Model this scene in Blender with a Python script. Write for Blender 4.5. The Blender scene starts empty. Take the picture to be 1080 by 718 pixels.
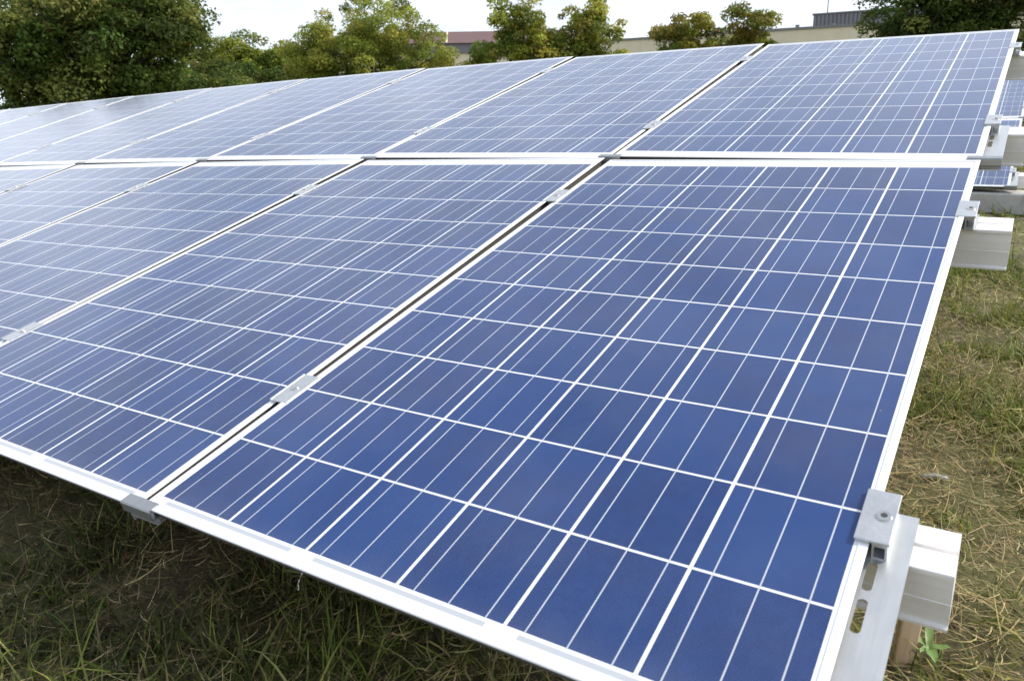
import bpy, bmesh, math, random
import numpy as np
from mathutils import Matrix, Vector, Euler
R = math.radians
S = bpy.context.scene
COL = S.collection
rng = np.random.default_rng(7)
random.seed(7)

# ------------------------------------------------------------------ camera
CAM = Vector((0.0839, -2.2417, 0.80))
cd = bpy.data.cameras.new('camera')
cam = bpy.data.objects.new('camera', cd); COL.objects.link(cam)
rot = Matrix(((0.8419171, -0.1332811, 0.5228879), (0.5391680, 0.2468542, -0.8052086), (-0.0217580, 0.9598433, 0.2796917)))
cam.matrix_world = Matrix.Translation(CAM) @ rot.to_4x4()
cd.sensor_fit = 'HORIZONTAL'; cd.sensor_width = 23.5; cd.lens = 825.74 / 1080 * 23.5
cd.clip_start = 0.02; cd.clip_end = 3000
cd.dof.use_dof = True; cd.dof.focus_distance = 1.9; cd.dof.aperture_fstop = 6.3
S.camera = cam

# ------------------------------------------------------------------ sky and sun
SUN_EL, SUN_AZ = 41, 50            # azimuth clockwise from +Y (the up-slope direction)
w = bpy.data.worlds.new('World'); S.world = w; w.use_nodes = True
nt = w.node_tree; nt.nodes.clear()
out = nt.nodes.new('ShaderNodeOutputWorld'); bg = nt.nodes.new('ShaderNodeBackground')
sky = nt.nodes.new('ShaderNodeTexSky'); sky.sky_type = 'NISHITA'; sky.sun_disc = False
sky.sun_elevation = R(SUN_EL); sky.sun_rotation = R(SUN_AZ)
tc = nt.nodes.new('ShaderNodeTexCoord')
mp = nt.nodes.new('ShaderNodeMapping'); mp.inputs['Scale'].default_value = (1, 1, 2.6)
nz = nt.nodes.new('ShaderNodeTexNoise'); nz.inputs['Scale'].default_value = 2.3; nz.inputs['Detail'].default_value = 5; nz.inputs['Roughness'].default_value = .55
cr = nt.nodes.new('ShaderNodeValToRGB')
cr.color_ramp.elements[0].position = .30; cr.color_ramp.elements[0].color = (.70, .70, .70, 1)
cr.color_ramp.elements[1].position = .58; cr.color_ramp.elements[1].color = (1, 1, 1, 1)
mx = nt.nodes.new('ShaderNodeMix'); mx.data_type = 'RGBA'
mx.inputs[7].default_value = (9.5, 9.95, 10.7, 1)
nz2 = nt.nodes.new('ShaderNodeTexNoise'); nz2.inputs['Scale'].default_value = 4.5; nz2.inputs['Detail'].default_value = 6; nz2.inputs['Roughness'].default_value = .6
cr2 = nt.nodes.new('ShaderNodeValToRGB'); cr2.color_ramp.elements[0].position = .36; cr2.color_ramp.elements[0].color = (7.4, 8.1, 9.0, 1)
cr2.color_ramp.elements[1].position = .60; cr2.color_ramp.elements[1].color = (9.7, 10.4, 11.4, 1)
nt.links.new(mp.outputs[0], nz2.inputs['Vector']); nt.links.new(nz2.outputs[0], cr2.inputs[0]); nt.links.new(cr2.outputs[0], mx.inputs[7])
bg.inputs['Strength'].default_value = .1
nt.links.new(tc.outputs['Generated'], mp.inputs[0]); nt.links.new(mp.outputs[0], nz.inputs['Vector'])
sx = nt.nodes.new('ShaderNodeSeparateXYZ'); nt.links.new(tc.outputs['Generated'], sx.inputs[0])
el_ = nt.nodes.new('ShaderNodeMapRange'); el_.inputs['From Min'].default_value = .20; el_.inputs['From Max'].default_value = .85
el_.inputs['To Min'].default_value = 1.0; el_.inputs['To Max'].default_value = .38; nt.links.new(sx.outputs[2], el_.inputs['Value'])
ml = nt.nodes.new('ShaderNodeMath'); ml.operation = 'MULTIPLY'; nt.links.new(cr.outputs[0], ml.inputs[0]); nt.links.new(el_.outputs[0], ml.inputs[1])
nt.links.new(nz.outputs[0], cr.inputs[0]); nt.links.new(ml.outputs[0], mx.inputs[0])
nt.links.new(sky.outputs[0], mx.inputs[6]); nt.links.new(mx.outputs[2], bg.inputs[0]); nt.links.new(bg.outputs[0], out.inputs[0])
sl = bpy.data.lights.new('sun', 'SUN'); sl.energy = 3.2; sl.angle = R(10); sl.color = (1, .94, .84)
so = bpy.data.objects.new('sun', sl); COL.objects.link(so)
az, el = R(SUN_AZ), R(SUN_EL)
sd = Vector((math.sin(az) * math.cos(el), math.cos(az) * math.cos(el), math.sin(el)))
so.rotation_euler = sd.to_track_quat('Z', 'Y').to_euler(); so.location = (5, 5, 12)
S.view_settings.view_transform = 'Standard'; S.view_settings.look = 'None'
S.view_settings.exposure = 0.47; S.view_settings.gamma = 1

# ------------------------------------------------------------------ helpers
def obj(name, mesh, mat=None, parent=None, mw=None, label=None, cat=None, group=None, kind=None):
    o = bpy.data.objects.new(name, mesh); COL.objects.link(o)
    if mesh is not None and mat is not None and not mesh.materials: mesh.materials.append(mat)
    if parent: o.parent = parent
    if mw is not None: o.matrix_world = mw
    return tag(o, label, cat, group, kind)
def tag(o, label=None, cat=None, group=None, kind=None):
    for k, v in (('label', label), ('category', cat), ('group', group), ('kind', kind)):
        if v: o[k] = v
    return o
def copy_tree(src, mw, label, group=None):
    r = src.copy(); COL.objects.link(r); r.matrix_world = mw; r['label'] = label
    if group: r['group'] = group
    for ch in list(src.children):
        c = ch.copy(); COL.objects.link(c); c.parent = r
        for g in list(ch.children):
            d = g.copy(); COL.objects.link(d); d.parent = c
    return r
class MB:
    def __init__(s): s.v = []; s.f = []
    def add(s, vs, fs):
        n = len(s.v); s.v += [tuple(p) for p in vs]; s.f += [tuple(n + i for i in f) for f in fs]; return s
    def box(s, x0, x1, y0, y1, z0, z1, c=0.0):
        if c <= 0:
            vs = [(x, y, z) for z in (z0, z1) for x, y in ((x0, y0), (x1, y0), (x1, y1), (x0, y1))]
            return s.add(vs, [(3, 2, 1, 0), (4, 5, 6, 7), (0, 1, 5, 4), (1, 2, 6, 5), (2, 3, 7, 6), (3, 0, 4, 7)])
        bm = bmesh.new(); bmesh.ops.create_cube(bm, size=1)
        for v in bm.verts: v.co = Vector(((x0 + x1) / 2 + v.co.x * (x1 - x0), (y0 + y1) / 2 + v.co.y * (y1 - y0), (z0 + z1) / 2 + v.co.z * (z1 - z0)))
        bmesh.ops.bevel(bm, geom=bm.edges[:], offset=c, segments=1, affect='EDGES')
        s.bm(bm); return s
    def bm(s, bm):
        bm.verts.index_update()
        s.add([v.co[:] for v in bm.verts], [[v.index for v in f.verts] for f in bm.faces]); bm.free()
    def cyl(s, p0, p1, r0, r1=None, n=12):
        r1 = r0 if r1 is None else r1
        p0 = Vector(p0); p1 = Vector(p1); d = (p1 - p0).normalized()
        a = d.orthogonal().normalized(); b = d.cross(a)
        vs = [p + a * math.cos(t) * r + b * math.sin(t) * r for p, r in ((p0, r0), (p1, r1)) for t in [2 * math.pi * i / n for i in range(n)]]
        fs = [(i, (i + 1) % n, n + (i + 1) % n, n + i) for i in range(n)] + [tuple(range(n))[::-1], tuple(range(n, 2 * n))]
        return s.add(vs, fs)
    def sweep(s, prof, frames, closed=True):
        # prof: 2-D loop; frames: list of (origin, axis a, axis b)
        n = len(prof); vs = []
        for o, a, b in frames: vs += [o + a * p + b * q for p, q in prof]
        fs = [(k * n + i, k * n + (i + 1) % n, (k + 1) * n + (i + 1) % n, (k + 1) * n + i) for k in range(len(frames) - 1) for i in range(n)]
        fs += [tuple(range(n))[::-1], tuple(range((len(frames) - 1) * n, len(frames) * n))]
        return s.add(vs, fs)
    def mesh(s, name, smooth=False):
        m = bpy.data.meshes.new(name); m.from_pydata(s.v, [], s.f); m.validate(); m.update()
        bm = bmesh.new(); bm.from_mesh(m); bmesh.ops.recalc_face_normals(bm, faces=bm.faces[:]); bm.to_mesh(m); bm.free()
        if smooth: m.polygons.foreach_set('use_smooth', [True] * len(m.polygons))
        return m

# ------------------------------------------------------------------ materials
class NB:
    def __init__(s, name):
        s.m = bpy.data.materials.new(name); s.m.use_nodes = True; s.t = s.m.node_tree
        s.p = s.t.nodes['Principled BSDF']; s.o = s.t.nodes['Material Output']
    def put(s, sock, v):
        if isinstance(v, bpy.types.NodeSocket): s.t.links.new(v, sock)
        else: sock.default_value = v
    def M(s, op, a, b=0.0, c=0.0, clamp=False):
        n = s.t.nodes.new('ShaderNodeMath'); n.operation = op; n.use_clamp = clamp
        s.put(n.inputs[0], a); s.put(n.inputs[1], b); s.put(n.inputs[2], c); return n.outputs[0]
    def mix(s, f, a, b, mode='MIX'):
        n = s.t.nodes.new('ShaderNodeMix'); n.data_type = 'RGBA'; n.blend_type = mode
        s.put(n.inputs[0], f); s.put(n.inputs[6], a); s.put(n.inputs[7], b); return n.outputs[2]
    def coord(s, k='Object'):
        n = s.t.nodes.new('ShaderNodeTexCoord'); return n.outputs[k]
    def map(s, v, scale=(1, 1, 1), loc=(0, 0, 0)):
        n = s.t.nodes.new('ShaderNodeMapping'); n.inputs['Scale'].default_value = scale; n.inputs['Location'].default_value = loc
        s.put(n.inputs[0], v); return n.outputs[0]
    def noise(s, v, scale, detail=3, rough=.5, col=False):
        n = s.t.nodes.new('ShaderNodeTexNoise'); s.put(n.inputs['Vector'], v)
        n.inputs['Scale'].default_value = scale; n.inputs['Detail'].default_value = detail; n.inputs['Roughness'].default_value = rough
        return n.outputs[1 if col else 0]
    def ramp(s, f, stops):
        n = s.t.nodes.new('ShaderNodeValToRGB'); s.put(n.inputs[0], f)
        e = n.color_ramp.elements
        while len(e) < len(stops): e.new(.5)
        for i, (p, c) in enumerate(stops): e[i].position = p; e[i].color = (c if len(c) == 4 else (*c, 1)) if not isinstance(c, float) else (c, c, c, 1)
        return n.outputs[0]
    def bump(s, h, strength=.3, dist=.01):
        n = s.t.nodes.new('ShaderNodeBump'); n.inputs['Strength'].default_value = strength; n.inputs['Distance'].default_value = dist
        s.put(n.inputs['Height'], h); s.t.links.new(n.outputs[0], s.p.inputs['Normal'])
    def set(s, **k):
        for a, v in k.items(): s.put(s.p.inputs[a.replace('_', ' ')], v)
        return s.m

def metal(name, base, rough=.35, met=.6, scale=(40, 400, 40), var=.12):
    b = NB(name); c = b.coord()
    n = b.noise(b.map(c, scale), 1, 4, .6); n2 = b.noise(c, 18, 4, .6)
    f = b.M('ADD', b.M('MULTIPLY', n, .5), b.M('MULTIPLY', n2, .5))
    lo = tuple(x * (1 - var) for x in base); hi = tuple(min(1, x * (1 + var)) for x in base)
    return b.set(Base_Color=b.ramp(f, [(.3, lo), (.7, hi)]), Metallic=met, Roughness=b.M('ADD', b.M('MULTIPLY', n2, .25), rough - .12))
m_frame = metal('anodised_frame', (.84, .84, .85), .38, .25, (30, 30, 30), .03)
m_beam = metal('mill_aluminium', (.90, .875, .86), .45, .08, (4, 90, 90), .09)
m_plate = metal('brushed_plate', (.60, .61, .61), .36, .6, (220, 12, 60), .10)
m_hook = metal('hook_aluminium', (.35, .36, .37), .36, .6, (200, 20, 40), .12)
m_clamp = metal('clamp_aluminium', (.56, .57, .58), .34, .65, (160, 160, 30), .14)
m_steel = metal('bolt_steel', (.62, .61, .59), .28, .9, (60, 60, 60), .1)
m_dark = metal('dark_rubber', (.05, .05, .05), .6, 0)  # one even dark tone for junction box and bolt socket

m_gap_shade = metal('gap_shade_dark', (.085, .08, .072), .6, 0, (30, 30, 30), .1)  # dark colour standing in for the shade in the panel gaps
PU, PV, MU = 0.1595, 0.16062, 0.02268       # cell pitch across / along, side margin to seam centre
PITCH = 6 * PU + 2 * MU
GAP = 0.019
MW = PITCH - GAP                            # module width
ML = 10 * PV + .055 + .029                 # module length: narrow margin below the cells, wide one above
TH = .022
Y0 = -ML / 2 + .029                         # first cell edge
def solar_material():
    b = NB('solar_cells'); c = b.coord(); sp = b.t.nodes.new('ShaderNodeSeparateXYZ'); b.put(sp.inputs[0], c)
    x, y = sp.outputs[0], sp.outputs[1]
    u = b.M('DIVIDE', b.M('ADD', x, 3 * PU), PU); v = b.M('DIVIDE', b.M('SUBTRACT', y, Y0), PV)
    fu, fv = b.M('FRACT', u), b.M('FRACT', v)
    inside = b.M('MULTIPLY', b.M('MULTIPLY', b.M('GREATER_THAN', u, 0), b.M('LESS_THAN', u, 6)), b.M('MULTIPLY', b.M('GREATER_THAN', v, 0), b.M('LESS_THAN', v, 10)))
    cu = b.M('LESS_THAN', b.M('ABSOLUTE', b.M('SUBTRACT', fu, .5)), .5 - .0024 / PU)
    cv = b.M('LESS_THAN', b.M('ABSOLUTE', b.M('SUBTRACT', fv, .5)), .5 - .0019 / PV)
    cell = b.M('MULTIPLY', inside, b.M('MULTIPLY', cu, cv))
    bb = b.M('LESS_THAN', b.M('ABSOLUTE', b.M('SUBTRACT', b.M('FRACT', b.M('MULTIPLY', fu, 3)), .5)), .0009 * 3 / PU)
    bus = b.M('MULTIPLY', bb, inside)
    # per-cell and per-module random values
    oi = b.t.nodes.new('ShaderNodeObjectInfo')
    cmb = b.t.nodes.new('ShaderNodeCombineXYZ'); b.put(cmb.inputs[0], b.M('FLOOR', u)); b.put(cmb.inputs[1], b.M('FLOOR', v)); b.put(cmb.inputs[2], b.M('MULTIPLY', oi.outputs['Random'], 37))
    wn = b.t.nodes.new('ShaderNodeTexWhiteNoise'); wn.noise_dimensions = '3D'; b.put(wn.inputs[0], cmb.outputs[0])
    va = b.t.nodes.new('ShaderNodeVectorMath'); va.operation = 'MULTIPLY_ADD'; b.put(va.inputs[0], cmb.outputs[0]); va.inputs[1].default_value = (3.7, 5.1, 2.3); b.put(va.inputs[2], c)
    cc = va.outputs[0]
    vor = b.t.nodes.new('ShaderNodeTexVoronoi'); vor.inputs['Scale'].default_value = 75; b.put(vor.inputs['Vector'], b.map(cc, (1, .8, 1)))
    sv = b.t.nodes.new('ShaderNodeSeparateColor'); b.put(sv.inputs[0], vor.outputs['Color'])
    grain = sv.outputs[0]
    blot = b.noise(cc, 7, 3, .55)
    base = b.ramp(wn.outputs[0], [(0, (.006, .031, .136)), (.5, (.010, .040, .164)), (1, (.014, .050, .188))])
    purple = b.M('MULTIPLY', b.ramp(blot, [(.42, 0.0), (.75, 1.0)]), .45)
    base = b.mix(purple, base, (.027, .029, .085, 1))
    base = b.mix(b.M('MULTIPLY', grain, .30), base, (.018, .055, .19, 1))
    fing = b.M('LESS_THAN', b.M('FRACT', b.M('DIVIDE', y, .0026)), .16)
    base = b.mix(b.M('MULTIPLY', fing, .26), base, (.22, .29, .46, 1))
    dirt = b.noise(b.map(c, (1, 1, 1)), 3.1, 6, .65)
    white = (.80, .81, .82, 1)
    col = b.mix(cell, white, base)
    col = b.mix(bus, col, (.52, .56, .62, 1))
    # string ribbons just outside the first row of cells
    fp = b.M('FRACT', b.M('DIVIDE', u, 2))
    rb = b.M('MULTIPLY', b.M('MULTIPLY', b.M('GREATER_THAN', fp, .07), b.M('LESS_THAN', fp, .93)), b.M('MULTIPLY', b.M('GREATER_THAN', u, 0), b.M('LESS_THAN', u, 6)))
    rb = b.M('MULTIPLY', rb, b.M('MULTIPLY', b.M('LESS_THAN', y, Y0 - .0035), b.M('GREATER_THAN', y, Y0 - .0105)))
    col = b.mix(b.M('MULTIPLY', rb, .9), col, (.46, .49, .53, 1))
    edge = b.M('POWER', b.M('SUBTRACT', 1.0, b.M('DIVIDE', b.M('SUBTRACT', y, -ML / 2 + .011), .07), clamp=True), 2.0)
    streak = b.noise(b.map(c, (26, 2.2, 1)), 1, 4, .6)
    film = b.M('ADD', b.ramp(dirt, [(.4, 0.0), (.75, .055)]), b.M('MULTIPLY', b.M('MULTIPLY', edge, streak), .16))
    spk = b.t.nodes.new('ShaderNodeTexVoronoi'); spk.inputs['Scale'].default_value = 26; b.put(spk.inputs['Vector'], b.map(cc, (1, 1, 1)))
    ss = b.t.nodes.new('ShaderNodeSeparateColor'); b.put(ss.inputs[0], spk.outputs['Color'])
    dot = b.M('MULTIPLY', b.M('LESS_THAN', spk.outputs['Distance'], b.M('MULTIPLY', ss.outputs[1], .055)), b.M('GREATER_THAN', ss.outputs[0], .86))
    film = b.M('MAXIMUM', film, b.M('MULTIPLY', dot, .45))
    col = b.mix(film, col, (.45, .43, .40, 1))
    sm = b.noise(c, 5.3, 3, .5)
    return b.set(Base_Color=col, Roughness=b.M('ADD', b.M('MULTIPLY', sm, .08), .07), IOR=1.5)
m_cells = solar_material()
m_back = NB('white_backsheet').set(Base_Color=(.75, .75, .74, 1), Roughness=.6)

def concrete():
    b = NB('weathered_concrete'); c = b.coord('Object')
    n = b.noise(c, 9, 8, .65); s2 = b.noise(b.map(c, (6, 6, 1.2)), 1.4, 5, .6)
    col = b.ramp(n, [(.25, (.36, .35, .32)), (.75, (.60, .58, .54))])
    col = b.mix(b.M('MULTIPLY', b.ramp(s2, [(.52, 0.0), (.68, 1.0)]), .55), col, (.12, .115, .10, 1))
    b.bump(n, .5, .01); return b.set(Base_Color=col, Roughness=.9)
m_conc = concrete()
def wood(name='weathered_wood'):
    b = NB(name); c = b.coord(); n = b.noise(b.map(c, (60, 60, 5)), 1, 5, .6)
    b.bump(n, .4, .002); return b.set(Base_Color=b.ramp(n, [(.3, (.44, .28, .15)), (.7, (.66, .48, .31))]), Roughness=.8)
m_wood = wood()

# ------------------------------------------------------------------ ground
def gz(x, y):
    x = np.asarray(x, float); y = np.asarray(y, float)
    t = np.clip((y - 1.2) / 3.2, 0, 1); t = t * t * (3 - 2 * t)
    return .085 * t + .008 * np.sin(x * 3.1 + 1) * np.cos(y * 2.7) + .006 * np.sin(x * 7.3 + y * 5.9)
def axis(lo, hi, a, b, st):
    inner = np.arange(a, b + 1e-6, st)
    o1 = [b]; s_ = st
    while o1[-1] < hi: s_ *= 1.35; o1.append(o1[-1] + s_)
    o2 = [a]; s_ = st
    while o2[-1] > lo: s_ *= 1.35; o2.append(o2[-1] - s_)
    return np.array(o2[:0:-1] + list(inner) + o1[1:])
gx = axis(-900, 900, -5, 3.5, .06); gy = axis(-700, 1200, -4, 9, .06)
X, Y = np.meshgrid(gx, gy); Z = gz(X, Y) + .004 * rng.standard_normal(X.shape) * (np.hypot(X, Y) < 10)
nx, ny = len(gx), len(gy)
gv = np.stack([X.ravel(), Y.ravel(), Z.ravel()], 1)
ii = np.arange(nx * ny).reshape(ny, nx)
gf = np.stack([ii[:-1, :-1], ii[:-1, 1:], ii[1:, 1:], ii[1:, :-1]], -1).reshape(-1, 4)
def np_mesh(name, v, f, k, color=None, smooth=False):
    m = bpy.data.meshes.new(name); f = np.asarray(f, np.int32)
    m.vertices.add(len(v)); m.vertices.foreach_set('co', np.asarray(v, np.float32).ravel())
    m.loops.add(f.size); m.loops.foreach_set('vertex_index', f.ravel())
    n = f.size // k; m.polygons.add(n)
    m.polygons.foreach_set('loop_start', np.arange(0, f.size, k, dtype=np.int32))
    m.polygons.foreach_set('loop_total', np.full(n, k, np.int32))
    if smooth: m.polygons.foreach_set('use_smooth', np.ones(n, bool))
    m.update(calc_edges=True)
    if color is not None:
        a = m.color_attributes.new('tint', 'FLOAT_COLOR', 'POINT')
        a.data.foreach_set('color', np.concatenate([color, np.ones((len(color), 1))], 1).astype(np.float32).ravel())
    return m
def ground_material():
    b = NB('grassy_soil'); c = b.coord()
    fine = b.noise(c, 60, 8, .7); mid = b.noise(c, 5, 6, .6); big = b.noise(c, .9, 4, .55)
    soil = b.ramp(fine, [(.3, (.040, .030, .017)), (.6, (.12, .09, .05)), (.8, (.26, .21, .12))])
    turf = b.ramp(fine, [(.3, (.07, .08, .022)), (.55, (.17, .17, .06)), (.8, (.30, .29, .10))])
    f = b.ramp(b.M('ADD', b.M('MULTIPLY', mid, .6), b.M('MULTIPLY', big, .4)), [(.42, 0.0), (.56, 1.0)])
    b.bump(fine, .8, .02)
    return b.set(Base_Color=b.mix(f, soil, turf), Roughness=.95)
g = obj('ground', np_mesh('ground', gv, gf, 4, smooth=True), ground_material(), kind='structure')

# ------------------------------------------------------------------ arrays
TILT = R(14)
def zsurf(u, v): return -.0057198 * u * u + .00030952 * u ** 3 - .0021258 * v * v + .0084953 * u * v - .00044153 * u * u * v
class Array:
    def __init__(s, origin, curved):
        s.W = Matrix.Translation(origin) @ Matrix.Rotation(TILT, 4, 'X'); s.curved = curved
    def P(s, u, v): return Vector((-u, v, zsurf(u, v) if s.curved else 0))
    def at(s, u, v, flip=False):
        e = .02; p = s.P(u, v)
        tx = (s.P(u - e, v) - s.P(u + e, v)).normalized(); ty = s.P(u, v + e) - s.P(u, v - e)
        n = tx.cross(ty).normalized(); ty = ty.normalized(); tx = ty.cross(n)
        m = Matrix((tx, ty, n)).transposed().to_4x4(); m.translation = p
        m = s.W @ m
        return m @ Matrix.Rotation(math.pi, 4, 'Z') if flip else m

# --- solar module: frame and cell sheet
def frame_mesh():
    b = MB(); hw, hl = MW / 2, ML / 2
    prof = [(.0104, -TH), (.0104, -.0024), (0, -.0024), (0, -.0008), (.0008, 0), (.0102, 0), (.011, -.0008), (.011, -.0045), (.0112, -.0045), (.0112, -TH)]
    n = len(prof); cs = ((-1, -1), (1, -1), (1, 1), (-1, 1))
    for sx, sy in cs: b.v += [(sx * (hw - o), sy * (hl - o), z) for o, z in prof]
    for k in range(4):
        for i in range(n): b.f.append((k * n + i, k * n + (i + 1) % n, ((k + 1) % 4) * n + (i + 1) % n, ((k + 1) % 4) * n + i))
    return b.mesh('module_frame')
def gap_shade_mesh():  # thin dark strips added outside the frame to paint in gap shade
    b = MB(); hw, hl = MW / 2, ML / 2
    b.box(-hw + .0095, -hw + .0103, -hl + .0095, hl - .0095, -TH, -.0025); b.box(hw - .0103, hw - .0095, -hl + .0095, hl - .0095, -TH, -.0025)
    b.box(-hw + .0104, hw - .0104, -hl + .0095, -hl + .0103, -TH, -.0025); b.box(-hw + .0104, hw - .0104, hl - .0103, hl - .0095, -TH, -.0025)
    return b.mesh('gap_shade_strip')
me_frame = frame_mesh()
me_gap_shade = gap_shade_mesh()
me_cells = MB().box(-MW / 2 + .004, MW / 2 - .004, -ML / 2 + .004, ML / 2 - .004, -.0042, -.0012).mesh('cell_sheet')
me_jbox = MB().box(-.055, .055, ML / 2 - .16, ML / 2 - .06, -.021, -.0045, .003).mesh('junction_box')
def make_module(mw, label, group):
    t = obj('solar_panel', None, mw=mw, label=label, cat='solar panel', group=group)
    obj('frame', me_frame, m_frame, t); obj('gap_shade_strip', me_gap_shade, m_gap_shade, t); obj('cell_sheet', me_cells, m_cells, t); obj('junction_box', me_jbox, m_dark, t)
    return t
# --- mid clamp
def mid_clamp_meshes():
    b = MB(); b.box(-.022, .022, -.045, .045, .0006, .0042, .0007)
    b.box(-.0215, -.0185, -.0445, .0445, .0042, .0052); b.box(.0185, .0215, -.0445, .0445, .0042, .0052)
    b2 = MB(); b2.box(-.0042, -.0025, -.042, .042, -.024, .0006); b2.box(.0025, .0042, -.042, .042, -.024, .0006); b2.box(-.0042, .0042, -.042, .042, -.0265, -.024)
    c = MB(); c.cyl((0, 0, .0042), (0, 0, .0062), .0075, .0072, 16); c.cyl((0, 0, .0062), (0, 0, .0070), .0045, .0042, 6)
    return b.mesh('clamp_plate'), b2.mesh('clamp_channel'), c.mesh('clamp_bolt')
mc = mid_clamp_meshes()
def make_mid_clamp(mw, label, group):
    t = obj('mid_clamp', None, mw=mw, label=label, cat='clamp', group=group)
    obj('clamp_plate', mc[0], m_clamp, t); obj('clamp_channel', mc[1], m_clamp, t); obj('bolt', mc[2], m_steel, t)
    return t
# --- end clamp: origin on the outer side line of the modules
def end_clamp_meshes():
    b = MB(); b.box(-.017, .021, -.046, .046, .0006, .0048, .0008)
    b2 = MB()          # open square channel below the plate, standing outside the frame
    L = .044
    b2.box(.0025, .0050, -L, L, -.024, .0006); b2.box(.0165, .0190, -L, L, -.024, .0006)
    b2.box(.0050, .0165, -L, L, -.0045, .0006); b2.box(.0050, .0165, -L, L, -.0235, -.0205)
    b2.box(.0000, .0235, -L - .003, L, -.0265, -.0242)
    c = MB(); c.cyl((.008, 0, .0048), (.008, 0, .0068), .0088, .0082, 18); 
    c2 = MB(); c2.cyl((.008, 0, .0068), (.008, 0, .0073), .0042, .0040, 6)
    return b.mesh('end_plate'), b2.mesh('end_channel'), c.mesh('end_bolt'), c2.mesh('end_socket')
ec = end_clamp_meshes()
def make_end_clamp(mw, label, group):
    t = obj('end_clamp', None, mw=mw, label=label, cat='clamp', group=group)
    obj('clamp_plate', ec[0], m_clamp, t); obj('clamp_channel', ec[1], m_clamp, t)
    bo = obj('bolt', ec[2], m_steel, t); obj('socket', ec[3], m_dark, bo)
    return t
# --- slotted bracket with a hook that holds the lower edge of the modules
def bracket_meshes():
    bm = bmesh.new()
    def loop(pts):
        vs = [bm.verts.new((x, y, -.0225)) for x, y in pts]
        for i in range(len(vs)): bm.edges.new((vs[i], vs[(i + 1) % len(vs)]))
    Wd = .0355
    loop([(-Wd, 0), (Wd, 0), (Wd, .385), (-Wd, .385)])
    for y0, y1 in ((.184, .234), (.247, .292)):
        pts = []
        for k in range(9): a = math.pi * k / 8; pts.append((.0055 * math.cos(a), y1 - .0055 + .0055 * math.sin(a)))
        for k in range(9): a = math.pi + math.pi * k / 8; pts.append((.0055 * math.cos(a), y0 + .0055 + .0055 * math.sin(a)))
        loop(pts)
    bmesh.ops.triangle_fill(bm, use_beauty=True, use_dissolve=False, edges=bm.edges[:])
    # drop any faces that fill a slot
    kill = []
    for f in bm.faces:
        c = f.calc_center_median()
        if abs(c.x) < .0052 and any(y0 + .001 < c.y < y1 - .001 for y0, y1 in ((.184, .234), (.247, .292))) and all(abs(v.co.x) < .0056 for v in f.verts): kill.append(f)
    bmesh.ops.delete(bm, geom=kill, context='FACES')
    r = bmesh.ops.extrude_face_region(bm, geom=bm.faces[:])
    for v in r['geom']:
        if isinstance(v, bmesh.types.BMVert): v.co.z -= .0028
    b = MB(); b.bm(bm)
    b.box(-Wd, -Wd + .0025, .001, .385, -.036, -.0254); b.box(Wd - .0025, Wd, .001, .385, -.0256, -.0254)
    p = b.mesh('bracket_plate')
    h = MB(); hw = .037      # hook: front wall, bent lip over the module edge, side cheeks
    prof = [(.0080, -.0262), (.0055, -.0262), (.0055, -.0150), (-.0045, -.0135), (-.0058, -.0110), (-.0052, .0040), (-.0030, .0064), (.0150, .0064), (.0158, .0048), (.0150, .0036), (-.0012, .0036), (-.0028, .0022), (-.0032, -.0112), (.0080, -.0128)]
    h.sweep(prof, [(Vector((-hw, 0, 0)), Vector((0, 1, 0)), Vector((0, 0, 1))), (Vector((hw, 0, 0)), Vector((0, 1, 0)), Vector((0, 0, 1)))])
    q = h.mesh('bracket_hook')
    return p, q
bk = bracket_meshes()
def make_bracket(mw, label, group):
    t = obj('mounting_bracket', None, mw=mw, label=label, cat='bracket', group=group)
    obj('slotted_plate', bk[0], m_plate, t); obj('hook', bk[1], m_hook, t)
    return t
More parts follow.
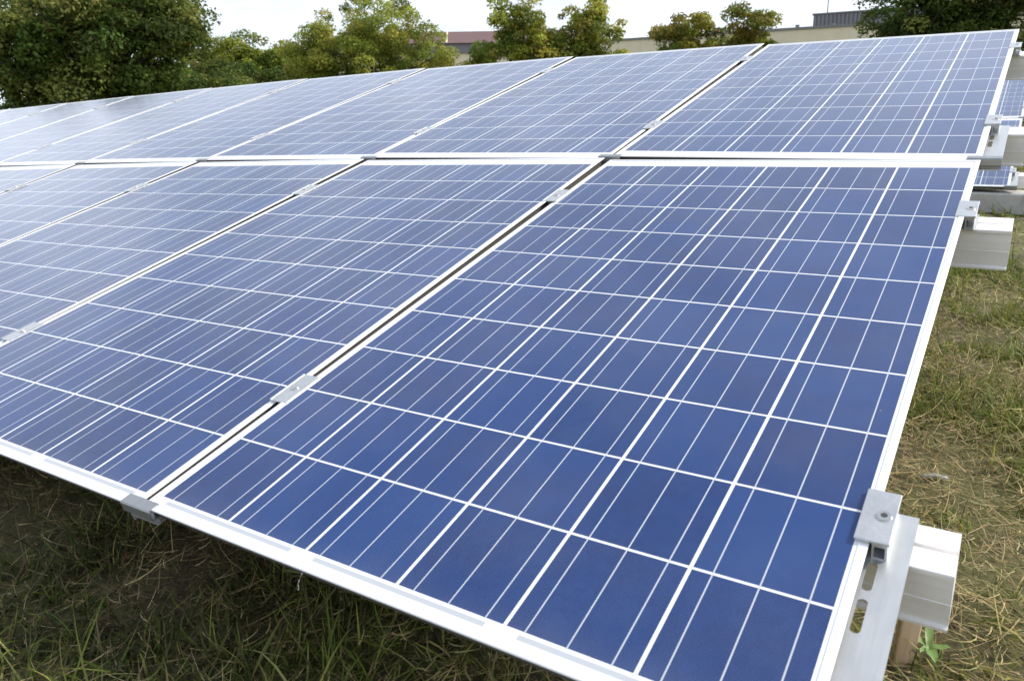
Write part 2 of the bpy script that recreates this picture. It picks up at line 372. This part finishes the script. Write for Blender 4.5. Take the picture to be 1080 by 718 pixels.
# --- beams
BEAM_PROF = [(.036, -.027), (.004, -.027), (.004, -.040), (-.003, -.040), (-.003, -.027), (-.0365, -.027),
             (-.0375, -.028), (-.0375, -.0335), (-.034, -.036), (-.034, -.074), (-.0352, -.0747), (-.034, -.0755), (-.034, -.108), (-.039, -.110), (-.039, -.114),
             (.036, -.114)]
ORD = ['first', 'second', 'third', 'fourth', 'fifth', 'sixth', 'seventh', 'eighth', 'ninth', 'tenth', 'eleventh']
HOLD = {'lower': (-1.355, -.335), 'upper': (.360, 1.385)}
EDGE = {'lower': -(.063 + 10 * PV + .029), 'upper': .008}
def build_array(A, ncol, big, protos):
    where = 'front array' if big else 'far array'
    gm = 'solar panels of the ' + where; gc = 'clamps of the ' + where; gb = 'brackets of the ' + where
    def mk(key, make, mw, label, group):
        if key in protos: return copy_tree(protos[key], mw, label, group)
        protos[key] = make(mw, label, group); return protos[key]
    for row in ('lower', 'upper'):
        vc = (EDGE['lower'] + ML / 2) if row == 'lower' else (EDGE['upper'] + ML / 2)
        for m in range(ncol):
            mw = A.at((m + .5) * PITCH, vc, flip=(row == 'upper'))
            place = 'rightmost' if m == 0 else ORD[m] + ' from right'
            look = 'blue panel, ' if big else 'far off blue panel, '
            t = mk('mod', make_module, mw, look + row + ' row of the ' + where + ', ' + place, gm)
            if row == 'upper': pass
        # brackets and clamps at each seam; 0 is the open right end
        for m in range(ncol + 1):
            u = m * PITCH
            seam = 'right outer edge' if m == 0 else ('left outer edge' if m == ncol else ORD[m - 1] + ' seam from right')
            hv = EDGE[row] - .0005
            mk('br', make_bracket, A.at(u - (0 if m else -.003), hv), 'grey hook bracket, ' + row + ' row, ' + seam + ', ' + where, gb)
            for k, v in enumerate(HOLD[row]):
                h = 'lower' if k == 0 else 'upper'
                lab = 'silver clamp, %s half of %s row, %s, %s' % (h, row, seam, where)
                if m == 0: mk('ec', make_end_clamp, A.at(GAP / 2, v), lab, gc)
                elif m == ncol: mk('ec', make_end_clamp, A.at(u - GAP / 2, v, flip=True), lab, gc)
                else: mk('mc', make_mid_clamp, A.at(u, v), lab, gc)
    nb = 0
    for row in ('lower', 'upper'):
        for k, v in enumerate(HOLD[row]):
            fr = []
            us = [-.078] + list(np.arange(0, ncol * PITCH + .01, PITCH / 2)) + [ncol * PITCH + .078]
            for u in us:
                m = A.at(u, v); fr.append((m.translation, m.col[1].xyz, m.col[2].xyz))
            pos = ['lowest', 'second lowest', 'second highest', 'topmost'][nb]; nb += 1
            obj('support_beam', MB().sweep(BEAM_PROF, fr[::-1]).mesh('support_beam'), m_beam, kind='thing', label=pos + ' white aluminium beam under the ' + where, cat='beam', group='aluminium beams of the ' + where)
            # short posts down to the ballast
    return
big = Array(Vector((0, 0, .6614)), True)
far = Array(Vector((.020, 3.98 + 1.70 * math.cos(TILT), .252 + 1.70 * math.sin(TILT))), False)
protos = {}
build_array(big, 10, True, protos)
build_array(far, 3, False, protos)

# concrete ballast and steel posts carrying the beams
def ballast_row(A, us, length, big):
    where = 'front array' if big else 'far array'
    for i, u in enumerate(us):
        vs = (-.98, .36, 1.385) if big else (-.335, .360, 1.385)
        for j, v in enumerate(vs):
            p = (A.at(u, v).translation)
            z0 = float(gz(p.x, p.y)) - .03
            b = MB(); b.box(-length / 2, length / 2, -.15, .15, 0, .17, .012)
            o = obj('concrete_block', b.mesh('concrete_block'), m_conc, mw=Matrix.Translation((p.x, p.y, z0)),
                    label='grey concrete block under the %s, %s from right, %s one' % (where, ORD[i], ['front', 'middle', 'back'][j]), cat='concrete block', group='ballast blocks under the ' + where)
            # post
            if big and j == 0: continue
            top = (A.at(u, v).to_3x3() @ Vector((0, 0, -.114))).z + p.z
            pb = MB(); pb.box(-.03, .03, -.02, .02, 0, top - z0 - .168, .002); pb.box(-.06, .06, -.05, .05, 0, .006)
            obj('steel_post', pb.mesh('steel_post'), m_steel, mw=Matrix.Translation((p.x, p.y, z0 + .1705)),
                label='short steel post under the %s, %s from right, %s one' % (where, ORD[i], ['front', 'middle', 'back'][j]), cat='post', group='posts under the ' + where)
ballast_row(big, (2.0, 4.0, 6.0, 8.0, 9.6), .6, True)
ballast_row(far, (.8, 2.4), .5, False)
# the long kerb-like ballast under the low edge of the far array
b = MB(); b.box(-3.1, .55, 0, .28, -.06, .135, .01)
obj('concrete_kerb', b.mesh('concrete_kerb'), m_conc, mw=Matrix.Translation((0, 3.96, .075)), label='long stained concrete beam lying on the grass under the far array', cat='concrete beam', kind='thing')

# ------------------------------------------------------------------ small things by the panels
def rnd(a, b): return random.uniform(a, b)
st = MB(); st.box(-.014, .014, -.010, .010, -.05, .135, .002)
obj('wooden_stake', st.mesh('wooden_stake'), m_wood, mw=Matrix.Translation((.026, -1.10, 0)) @ Euler((R(-4), R(5), R(20))).to_matrix().to_4x4(), label='tan wooden stake standing in the grass under the lowest beam end', cat='stake')
m_leaf = NB('fresh_leaf').set(Base_Color=(.15, .24, .06, 1), Roughness=.5)
lf = MB()
def leafblade(b, base, direc, L, Wd, droop):
    base = Vector(base); d = Vector(direc).normalized(); s_ = d.cross(Vector((0, 0, 1))).normalized(); n = 7; vs = []; fs = []
    for i in range(n):
        t = i / (n - 1); p = base + d * L * t + Vector((0, 0, L * (.45 * t - droop * t * t))); ww = Wd * math.sin(math.pi * min(1, .08 + .92 * t)) ** .7 + .0006
        up = Vector((0, 0, ww * .35 + .002 * math.sin(9 * t)))
        vs += [p - s_ * ww + up, p, p + s_ * ww + up]
    for i in range(n - 1): fs += [(3 * i, 3 * i + 1, 3 * i + 4, 3 * i + 3), (3 * i + 1, 3 * i + 2, 3 * i + 5, 3 * i + 4)]
    b.add(vs, fs)
for a, L, Wd, dr in ((96, .055, .0055, .1), (150, .030, .006, .3), (20, .030, .0055, .4), (-70, .034, .007, .5), (-110, .026, .005, .3)):
    leafblade(lf, (0, 0, .02), (math.cos(R(a)), math.sin(R(a)), .1), L, Wd, dr)
obj('leafy_weed', lf.mesh('leafy_weed', True), m_leaf, mw=Matrix.Translation((.058, -1.10, .012)), label='bright green broad leaved weed in the grass below the lowest beam end', cat='weed')
m_scrap = NB('white_plastic').set(Base_Color=(.42, .45, .47, 1), Roughness=.3)
sc = MB(); sc.sweep([(-.011, 0), (0, .003), (.011, 0), (0, -.001)], [(Vector((x, .002 * math.sin(x * 60), .002 * math.cos(x * 130))), Vector((0, 1, 0)), Vector((0, 0, 1))) for x in np.linspace(-.026, .026, 9)])
obj('plastic_scrap', sc.mesh('plastic_scrap', True), m_scrap, mw=Matrix.Translation((.006, -.43, .014)) @ Matrix.Rotation(R(12), 4, 'Z'), label='small white plastic scrap lying in the grass right of the panels', cat='litter')
m_dry = NB('dry_leaf').set(Base_Color=(.55, .16, .04, 1), Roughness=.6)
dl = MB(); leafblade(dl, (-.015, 0, 0), (1, .3, 0), .032, .011, .35)
obj('fallen_leaf', dl.mesh('fallen_leaf', True), m_dry, mw=Matrix.Translation((-1.055, -1.452, .045)), label='small orange dry leaf on dark grass below the front panel edge', cat='leaf')
# wire hook under the front edge
wm = big.at(.655, EDGE['lower'])
pts = [Vector((0, .02, -.012)), Vector((0, .004, -.022)), Vector((.001, -.002, -.026)), Vector((.004, -.006, -.030)), Vector((.003, -.006, -.034)), Vector((-.001, -.005, -.034))]
wb = MB()
for i in range(len(pts) - 1): wb.cyl(pts[i], pts[i + 1], .0008, n=8)
obj('wire_hook', wb.mesh('wire_hook', True), m_steel, mw=wm, label='tiny curled white wire hook hanging under the front panel edge', cat='wire')

# ------------------------------------------------------------------ grass
def tint_material(name, transl=.35, rough=.6, spec=.3):
    b = NB(name); a = b.t.nodes.new('ShaderNodeAttribute'); a.attribute_name = 'tint'
    b.set(Base_Color=a.outputs['Color'], Roughness=rough); b.p.inputs['Specular IOR Level'].default_value = spec
    tr = b.t.nodes.new('ShaderNodeBsdfTranslucent'); b.put(tr.inputs[0], a.outputs['Color'])
    ms = b.t.nodes.new('ShaderNodeMixShader'); ms.inputs[0].default_value = transl
    b.t.links.new(b.p.outputs[0], ms.inputs[1]); b.t.links.new(tr.outputs[0], ms.inputs[2]); b.t.links.new(ms.outputs[0], b.o.inputs[0])
    return b.m
m_grass = tint_material('grass_blades'); m_straw = tint_material('dry_straw', .15, .7)
_g = rng.standard_normal((64, 64))
def vnoise(x, y, s):
    x = np.asarray(x) * s + 100; y = np.asarray(y) * s + 100; i = np.floor(x).astype(int); j = np.floor(y).astype(int); fx = x - i; fy = y - j
    fx = fx * fx * (3 - 2 * fx); fy = fy * fy * (3 - 2 * fy); G = lambda a, c: _g[a % 64, c % 64]
    return (G(i, j) * (1 - fx) + G(i + 1, j) * fx) * (1 - fy) + (G(i, j + 1) * (1 - fx) + G(i + 1, j + 1) * fx) * fy
def scatter(dens, rects):
    P = []
    for x0, x1, y0, y1 in rects:
        n = int((x1 - x0) * (y1 - y0) * dens); P.append(np.stack([rng.uniform(x0, x1, n), rng.uniform(y0, y1, n)], 1))
    return np.concatenate(P)
def tufts(P, per=12, sd=.011):
    n = len(P); m = max(1, n // per); c = P[rng.choice(n, m)]; return c[rng.choice(m, n)] + rng.normal(0, sd, (n, 2)) * rng.uniform(.5, 2.2, (n, 1))
def blades(P, length, width, lean, curl, cols, z0=0.0, flat=False):
    n = len(P); az_ = rng.uniform(0, 2 * np.pi, n); d = np.stack([np.cos(az_), np.sin(az_)], 1); s_ = np.stack([-d[:, 1], d[:, 0]], 1)
    K = 5; V = np.zeros((n, K, 2, 3)); ph = lean.copy(); pos = np.zeros((n, 3)); pos[:, :2] = P; pos[:, 2] = gz(P[:, 0], P[:, 1]) + z0
    tw = rng.normal(0, .5, n); dirc = az_.copy()
    for k in range(K):
        t = k / (K - 1); wv = width * (1 - t ** 1.6 * .93) * .5
        dd = np.stack([np.cos(dirc), np.sin(dirc)], 1); ss = np.stack([-dd[:, 1], dd[:, 0]], 1)
        V[:, k, 0, :2] = pos[:, :2] - ss * wv[:, None]; V[:, k, 1, :2] = pos[:, :2] + ss * wv[:, None]
        V[:, k, 0, 2] = pos[:, 2] - wv * tw; V[:, k, 1, 2] = pos[:, 2] + wv * tw
        st_ = length / (K - 1)
        pos[:, 0] += np.sin(ph) * dd[:, 0] * st_; pos[:, 1] += np.sin(ph) * dd[:, 1] * st_; pos[:, 2] += np.cos(ph) * st_
        ph = ph + curl; dirc = dirc + tw * .35
        if not flat: pos[:, 2] = np.maximum(pos[:, 2], gz(P[:, 0], P[:, 1]) + .004)
    F = np.zeros((n, K - 1, 4), int); b0 = np.arange(n) * K * 2
    for k in range(K - 1): F[:, k] = np.stack([b0 + 2 * k, b0 + 2 * k + 1, b0 + 2 * k + 3, b0 + 2 * k + 2], 1)
    return V.reshape(-1, 3), F.reshape(-1, 4), np.repeat(cols, K * 2, 0)
def build_blades(name, parts, mat, label, cat):
    vs, fs, cs, o_ = [], [], [], 0
    for v, f, c in parts: vs.append(v); fs.append(f + o_); cs.append(c); o_ += len(v)
    obj(name, np_mesh(name, np.concatenate(vs), np.concatenate(fs), 4, np.concatenate(cs)), mat, label=label, cat=cat, kind='stuff')
def palette(n, pal, wts):
    pal = np.array(pal); c = pal[rng.choice(len(pal), n, p=np.array(wts) / sum(wts))]; return c * rng.uniform(.7, 1.3, (n, 1)) * rng.uniform(.92, 1.08, (n, 3))
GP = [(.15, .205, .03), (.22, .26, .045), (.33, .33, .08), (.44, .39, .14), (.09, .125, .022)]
BP = [(.060, .075, .018), (.09, .105, .025), (.15, .12, .05), (.20, .155, .07), (.035, .045, .012)]  # brown matted turf, darkened further to put the array's shade into the colour
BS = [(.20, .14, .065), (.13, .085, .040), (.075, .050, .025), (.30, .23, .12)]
def zoned(P, a, b, wa, wb):  # front-left ground gets brown mat tones with shade painted in
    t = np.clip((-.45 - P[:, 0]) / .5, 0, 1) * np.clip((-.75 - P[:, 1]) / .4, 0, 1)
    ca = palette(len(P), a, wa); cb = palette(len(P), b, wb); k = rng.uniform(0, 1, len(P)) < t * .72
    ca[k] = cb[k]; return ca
SP = [(.50, .40, .19), (.38, .28, .13), (.25, .18, .08), (.58, .48, .25)]
near = [(-2.8, .95, -2.75, -1.0), (-.75, 1.1, -1.0, .5)]
mid_ = [(-.8, 1.8, .5, 2.2), (-4.6, -2.8, -2.75, -.8), (.95, 1.8, -2.75, .5)]
farr = [(-1.6, 3.6, 2.2, 8.5), (-1.2, 3.0, 8.5, 13)]
gp, sp_ = [], []
for rects, dg, ds, sc_, wsc in ((near, 15000, 10500, 1, .95), (mid_, 8500, 5500, 1, 1.2), (farr, 1100, 500, 1, 2.2)):
    P = scatter(dg, rects); q = vnoise(P[:, 0], P[:, 1], 4.5) + .6 * vnoise(P[:, 0], P[:, 1], 13) + .5 * vnoise(P[:, 0], P[:, 1], 1.3)
    bare = np.exp(-((P[:, 0] + 1.75) ** 2 / .25 + (P[:, 1] + 1.62) ** 2 / .10)); keep = rng.uniform(-1.6, 1.0, len(P)) < 1.25 * q + .05 - 1.5 * bare
    P = P[keep]; n = len(P); h_ = rng.uniform(0, 1, n) < .6; P[h_] = tufts(P[h_]); q = vnoise(P[:, 0], P[:, 1], 4.5)
    L = np.clip(rng.lognormal(np.log(.050), .42, n) * (1 + .28 * np.clip(q, -1, 1.5)), .015, .17) * sc_
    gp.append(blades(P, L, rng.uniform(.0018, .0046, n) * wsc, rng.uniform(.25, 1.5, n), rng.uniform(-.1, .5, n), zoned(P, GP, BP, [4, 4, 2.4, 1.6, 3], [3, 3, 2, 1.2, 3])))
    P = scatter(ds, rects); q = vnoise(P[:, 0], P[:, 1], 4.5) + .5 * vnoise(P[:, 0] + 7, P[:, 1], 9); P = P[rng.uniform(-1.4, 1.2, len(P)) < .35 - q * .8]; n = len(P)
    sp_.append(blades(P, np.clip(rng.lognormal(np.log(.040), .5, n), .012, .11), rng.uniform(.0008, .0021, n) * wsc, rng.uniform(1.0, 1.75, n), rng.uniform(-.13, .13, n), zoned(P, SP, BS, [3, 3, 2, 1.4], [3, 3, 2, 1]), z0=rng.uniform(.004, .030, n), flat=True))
build_blades('grass', gp, m_grass, 'short green grass blades growing all over the ground around the panels', 'grass')
build_blades('dry_straw', sp_, m_straw, 'tan dead straw and thatch lying between the green grass', 'straw')

# ------------------------------------------------------------------ trees
def bark():
    b = NB('bark'); n = b.noise(b.map(b.coord(), (8, 8, 1.5)), 2, 6, .6); b.bump(n, .6, .03)
    return b.set(Base_Color=b.ramp(n, [(.3, (.045, .035, .028)), (.7, (.14, .11, .085))]), Roughness=.9)
m_bark = bark(); m_foliage = tint_material('foliage', .45, .6, .15)
def tree(name, label, cat, base, lobes, nleaf, pal, wts, leaf=.12, nclump=70, tips=None, group=None, trunk_r=.16, fork=1.6, crad=(.35, .75)):
    bx, by = base; bz = float(gz(bx, by)) - .05
    t = obj(name, None, mw=Matrix.Translation((bx, by, bz)), label=label, cat=cat, group=group)
    nclump = int(nclump * 2.1); nleaf = int(nleaf * 1.7); leaf = leaf * .95; crad = (crad[0] * .62, crad[1] * .95)
    lobes = np.array(lobes, float); vol = lobes[:, 3] * lobes[:, 4] * lobes[:, 5]
    pick = rng.choice(len(lobes), nclump, p=vol / vol.sum())
    dv = rng.standard_normal((nclump, 3)); dv /= np.linalg.norm(dv, axis=1)[:, None]
    rr = rng.uniform(.03, 1, nclump) ** .5
    C = lobes[pick, :3] + dv * rr[:, None] * lobes[pick, 3:6]
    cr_ = rng.uniform(*crad, nclump)
    ct = palette(nclump, pal, wts) * 1.85
    top = C[:, 2].max(); hgt = (C[:, 2] - C[:, 2].min()) / (np.ptp(C[:, 2]) + .01)
    n = nleaf; ci = rng.choice(nclump, n, p=cr_ ** 2 / (cr_ ** 2).sum())
    d = rng.standard_normal((n, 3)); d /= np.linalg.norm(d, axis=1)[:, None]
    d[:, 2] = np.where((d[:, 2] < -.4) & (rng.uniform(0, 1, n) < .5), -d[:, 2] * .6, d[:, 2])
    pos = C[ci] + d * (cr_[ci] * rng.uniform(.45, 1.12, n) ** .7)[:, None] * np.array([1.1, 1.1, .72])
    nrm = d * .8 + rng.standard_normal((n, 3)) * .6 + np.array([0, 0, .5]); nrm /= np.linalg.norm(nrm, axis=1)[:, None]
    a = np.cross(nrm, rng.standard_normal((n, 3))); a /= np.linalg.norm(a, axis=1)[:, None]; b_ = np.cross(nrm, a)
    sz = leaf * rng.uniform(.6, 1.35, n)[:, None]
    V = np.stack([pos - a * sz * .62, pos + b_ * sz * .36 + nrm * sz * .1, pos + a * sz * .62, pos - b_ * sz * .36 + nrm * sz * .1], 1)
    col = ct[ci] * rng.uniform(.75, 1.3, (n, 1))
    if tips is not None:
        pr = np.clip((hgt[ci] - .25) * .55 + vnoise(C[ci, 0] + bx, C[ci, 2], .9) * .28, 0, .75) * (np.linalg.norm(d, axis=1) > 0)
        hit = rng.uniform(0, 1, n) < pr * tips[0]
        col[hit] = .35 * col[hit] + .65 * palette(int(hit.sum()), tips[1], [1] * len(tips[1]))
    obj('crown', np_mesh('crown', V.reshape(-1, 3), np.arange(4 * n).reshape(-1, 4), 4, np.repeat(col, 4, 0)), m_foliage, t)
    m = MB(); fk = Vector((0, 0, fork)); m.cyl((0, 0, 0), (0, 0, fork * .5), trunk_r * 1.25, trunk_r, 10); m.cyl((0, 0, fork * .5), fk, trunk_r, trunk_r * .8, 10)
    for k in rng.choice(nclump, min(nclump, 26), replace=False):
        e = Vector(C[k]); mid = fk.lerp(e, .5) + Vector((rnd(-.2, .2), rnd(-.2, .2), rnd(.0, .35)))
        m.cyl(fk, mid, trunk_r * .42, trunk_r * .24, 6); m.cyl(mid, e, trunk_r * .24, trunk_r * .07, 6)
    obj('trunk', m.mesh('trunk', True), m_bark, t)
    return t
DARK = [(.050, .074, .016), (.078, .102, .022), (.125, .135, .038), (.034, .050, .013)]
OLIVE = [(.19, .215, .042), (.15, .18, .036), (.24, .235, .052), (.10, .13, .03)]
MIDG = [(.15, .18, .028), (.10, .13, .024), (.22, .22, .04), (.07, .09, .018)]
AUT = [(.34, .17, .04), (.28, .18, .04), (.26, .20, .045)]
GT = 'trees behind the solar arrays'
# crown lobes: (x, y, z, rx, ry, rz) relative to the tree base
tree('dark_tree', 'big dark green tree at the left edge, taller than the picture', 'tree', (-28.9, 15.4), [(0, 0, 4.1, 3.6, 3.6, 2.3), (-1.4, -2.6, 3.0, 2.2, 2.4, 1.9), (.8, 2.2, 3.4, 1.6, 1.6, 1.9), (.3, .6, 5.3, 1.8, 1.8, .9)], 46000, DARK, [3, 3, 1.6, 2], .13, 190, (.10, AUT), GT, .30, 2.0, (.45, .95))
tree('dark_tree', 'dim dark green tree half hidden behind the right side of the big left tree', 'tree', (-37.6, 27.0), [(0, 0, 3.0, 2.4, 2.4, 2.2), (1.4, 1.4, 3.6, 1.4, 1.4, 1.4)], 15000, MIDG, [3, 3, 1, 3], .14, 70, (.25, AUT), GT, .16)
tree('round_tree', 'low rounded olive tree between the big dark tree and the pale one', 'tree', (-35.4, 30.6), [(0, 0, 2.9, 2.0, 2.0, 1.7), (-1.2, -1.0, 2.6, 1.6, 1.6, 1.8)], 12000, MIDG, [3, 2, 3, 1], .14, 60, (.2, AUT), GT, .14)
tree('pale_tree', 'broad pale olive green tree with a spiky outline left of centre', 'tree', (-26.8, 27.4), [(0, 0, 3.9, 2.9, 2.9, 2.4), (-2.0, -1.8, 3.0, 1.7, 1.7, 1.7), (2.0, 1.7, 2.9, 1.9, 1.7, 1.6)], 34000, OLIVE, [4, 3, 3, 1.4], .105, 150, (.28, [(.26, .19, .05), (.30, .16, .05)]), GT, .2, 1.6, (.3, .6))
tree('maple_tree', 'green tree with reddish top left of the centre gap, in front of the brown roof', 'tree', (-19.9, 29.8), [(.1, 0, 3.9, 1.7, 1.6, 2.0), (-1.5, -.9, 3.0, 1.0, 1.0, 1.1), (1.0, .7, 2.6, 1.6, 1.3, 1.5)], 15000, MIDG, [3, 3, 3, 1], .12, 60, (.75, AUT), GT, .13, 1.5, (.3, .6))
tree('maple_tree', 'green tree with bronze top just right of the centre gap', 'tree', (-17.6, 32.1), [(0, 0, 4.0, 1.7, 1.5, 1.8), (.8, .3, 2.9, 1.3, 1.2, 1.3), (-1.0, -.4, 2.8, 1.5, 1.3, 1.4)], 14000, MIDG, [3, 3, 3, 1], .12, 60, (.75, AUT), GT, .13, 1.5, (.3, .6))
tree('bronze_tree', 'small bronze green round tree before the cream wall, left of two', 'tree', (-14.9, 37.0), [(0, 0, 4.1, 1.5, 1.3, 1.3), (.5, .2, 2.8, 1.5, 1.2, 1.2)], 9500, MIDG, [3, 3, 3, 1], .12, 44, (1.0, AUT), GT, .11, 1.4, (.28, .55))
tree('bronze_tree', 'small bronze green round tree before the cream wall, right of two', 'tree', (-12.3, 38.9), [(0, 0, 4.2, 1.5, 1.3, 1.3), (-1.3, -.3, 3.1, 1.1, 1.0, 1.1), (1.2, .4, 2.9, 1.3, 1.1, .9)], 10500, MIDG, [3, 3, 3, 1], .12, 48, (1.0, AUT), GT, .11, 1.4, (.28, .55))
tree('dark_tree', 'dark green tree touching the cream wall at the upper right', 'tree', (-4.2, 33.2), [(0, 0, 4.2, 1.9, 1.8, 1.9), (1.0, .2, 2.7, 1.8, 1.6, 1.4)], 20000, DARK, [3, 3, 2, 2], .12, 84, (.5, AUT), GT, .17)
tree('dark_tree', 'dark open crowned tree above the top right panel corner', 'tree', (-1.9, 34.4), [(0, 0, 4.6, 2.2, 2.0, 2.2), (.2, -.4, 2.8, 2.4, 1.8, 1.2)], 19000, DARK, [3, 3, 2, 2], .12, 84, (.45, AUT), GT, .17)
tree('dark_tree', 'dark green tree at the far right edge behind the beams', 'tree', (1.6, 33.0), [(0, 0, 4.2, 2.4, 2.2, 2.6), (0, 0, 2.2, 2.4, 2.0, 1.6)], 18000, DARK, [3, 3, 2, 2], .13, 80, (.35, AUT), GT, .17)
tree('bronze_bush', 'low reddish green bush seen above the top right panel edge', 'bush', (-1.75, 27.5), [(0, 0, 1.9, 1.5, 1.2, 1.1), (1.6, .4, 1.7, 1.2, 1.0, 1.1)], 11000, DARK, [2, 3, 3, 1], .09, 60, (.9, AUT), None, .08, .9, (.22, .42))
tree('dark_hedge', 'dense dark hedge filling the gap under the trees at the right edge', 'hedge', (1.2, 22.0), [(0, 0, 1.1, 3.0, .9, 1.1), (-2.4, .2, .9, 2.0, .9, .9), (2.4, 0, 1.0, 2.0, .9, 1.0)], 16000, DARK, [3, 3, 1, 3], .09, 110, None, None, .06, .6, (.25, .5))
tree('dark_hedge', 'dense dark hedge at the foot of the big left tree', 'hedge', (-31.0, 19.5), [(.4, 0, 1.9, 2.2, 3.0, 1.6), (1.6, -4.5, 1.9, 2.2, 3.0, 1.5), (-2.5, 5.5, 1.7, 3, 3.2, 1.6)], 30000, DARK, [3, 3, 1, 3], .13, 170, None, None, .08, .8, (.35, .7))

# ------------------------------------------------------------------ buildings
def wall_mat(name, c, var=.08):
    b = NB(name); n = b.noise(b.coord(), .8, 6, .6); n2 = b.noise(b.map(b.coord(), (3, 3, .3)), 1, 4, .6)
    f = b.M('ADD', b.M('MULTIPLY', n, .5), b.M('MULTIPLY', n2, .5))
    return b.set(Base_Color=b.ramp(f, [(.3, tuple(x * (1 - var) for x in c)), (.7, tuple(min(1, x * (1 + var)) for x in c))]), Roughness=.85)
m_cream = wall_mat('cream_render', (.74, .66, .48)); m_grey = wall_mat('grey_coping', (.22, .22, .22)); m_roofr = wall_mat('red_brown_roof', (.15, .085, .085), .15)
m_band = wall_mat('grey_band', (.20, .20, .22)); m_louv = wall_mat('louvre_grey', (.20, .19, .20), .1); m_glassd = NB('dark_window').set(Base_Color=(.02, .025, .03, 1), Roughness=.08)
def ramp_dir(p0, p1):
    d = Vector((p1[0] - p0[0], p1[1] - p0[1], 0)); L = d.length; a = math.atan2(d.y, d.x); return L, a
# cream hall: facade runs from p0 (left) to p1 (right)
p0, p1, HH = (-35.0, 57.7), (6.0, 61.9), 6.2
L, a = ramp_dir(p0, p1); Mh = Matrix.Translation((p0[0], p0[1], 0)) @ Matrix.Rotation(a, 4, 'Z')
hall = obj('cream_building', None, mw=Mh, label='long cream walled building with a flat roof behind the small trees', cat='building')
b = MB(); b.box(0, L, 0, 24, -.2, HH - .16); obj('wall', b.mesh('wall'), m_cream, hall)
b = MB(); b.box(-.12, L + .12, -.12, 24.12, HH - .159, HH); obj('coping', b.mesh('coping'), m_grey, hall)
for k in range(9):
    x = 2.5 + k * 4.7; wn_ = MB(); wn_.box(x, x + 2.0, -.03, .05, 1.0, 2.4); wo = obj('window', wn_.mesh('window'), m_glassd, hall)
    fb = MB(); fb.box(x - .08, x, -.06, .04, .95, 2.45); fb.box(x + 2.0, x + 2.08, -.06, .04, .95, 2.45); fb.box(x, x + 2.0, -.06, .04, 2.4, 2.45); fb.box(x, x + 2.0, -.06, .04, .95, 1.0); fb.box(x + .97, x + 1.03, -.05, -.031, 1.0, 2.4)
    obj('frame', fb.mesh('frame'), m_grey, wo)
for k in range(7):
    x = 16 + k * 2.1 + rnd(-.3, .3); b = MB(); b.cyl((x, .8, HH), (x, .8, HH + rnd(.12, .3)), .12, .16, 8); obj('roof_vent', b.mesh('roof_vent'), m_grey, hall)
def loc(wx, wy):
    q = Mh.inverted() @ Vector((wx, wy, 0)); return q.x, q.y
x, y = loc(-15.9, 68.0)
pm = Mh @ Matrix.Translation((x, y, HH))
pen = obj('roof_plant_screen', None, mw=pm, label='grey louvred plant enclosure standing on the flat roof of the cream building', cat='roof enclosure')
b = MB(); b.box(0, 9, 0, 5, 0.002, 1.55); obj('wall', b.mesh('wall'), m_band, pen)
b = MB()
for k in range(30): b.box(.05 + k * .3, .05 + k * .3 + .17, -.09, -.003, .08, 1.5)
obj('louvre', b.mesh('louvre'), m_louv, pen)
b = MB(); b.box(-.1, 9.1, -.14, 5.1, 1.552, 1.66); obj('cap', b.mesh('cap'), m_grey, pen)
x, y = loc(-15.8, 70.5)
b = MB(); b.cyl((0, 0, 0), (0, 0, 3.6), .06, .04, 8); b.cyl((-.3, 0, 2.9), (.3, 0, 2.9), .012, n=6); b.cyl((-.2, 0, 3.2), (.2, 0, 3.2), .012, n=6)
obj('antenna', b.mesh('antenna'), m_grey, mw=Mh @ Matrix.Translation((loc(-15.45, 70.8)[0], loc(-15.45, 70.8)[1], HH)), label='thin antenna mast rising behind the grey roof enclosure', cat='antenna')

# red-brown roofed building further left
q0, q1 = (-66.0, 61.0), (-40.0, 79.8)
L2, a2 = ramp_dir(q0, q1); Mr = Matrix.Translation((q0[0], q0[1], 0)) @ Matrix.Rotation(a2, 4, 'Z')
rh = obj('brown_roofed_building', None, mw=Mr, label='building with a red brown sloping roof above a grey band, left of the centre trees', cat='building')
b = MB(); b.box(0, L2, 0, 14, -.2, 7.0); obj('wall', b.mesh('wall'), m_cream, rh)
b = MB(); b.box(-.1, L2 + .1, -.25, 14.1, 7.003, 8.0); obj('grey_band', b.mesh('grey_band'), m_band, rh)
b = MB(); b.add([(-.4, -.6, 8.003), (L2 + .4, -.6, 8.003), (L2 + .4, 14.6, 8.003), (-.4, 14.6, 8.003), (4, 6.0, 9.75), (L2 - 4, 6.0, 9.75)], [(0, 1, 5, 4), (1, 2, 5), (2, 3, 4, 5), (3, 0, 4), (3, 2, 1, 0)])
rf = obj('roof', b.mesh('roof'), m_roofr, rh)
for k in range(5):
    x = 3.5 + k * 5.6; t = MB(); t.sweep([(-.09, 0), (.09, 0), (.09, .06), (-.09, .06)], [(Vector((x, -.55, 8.03)), Vector((1, 0, 0)), Vector((0, -.25, 1)).normalized()), (Vector((x, 5.8, 9.72)), Vector((1, 0, 0)), Vector((0, -.25, 1)).normalized())])
    obj('roof_seam', t.mesh('roof_seam'), m_cream, rf)
for k in range(6):
    x = 2.2 + k * 5; wn_ = MB(); wn_.box(x, x + 1.8, -.03, .05, 3.6, 5.2); obj('window', wn_.mesh('window'), m_glassd, rh)
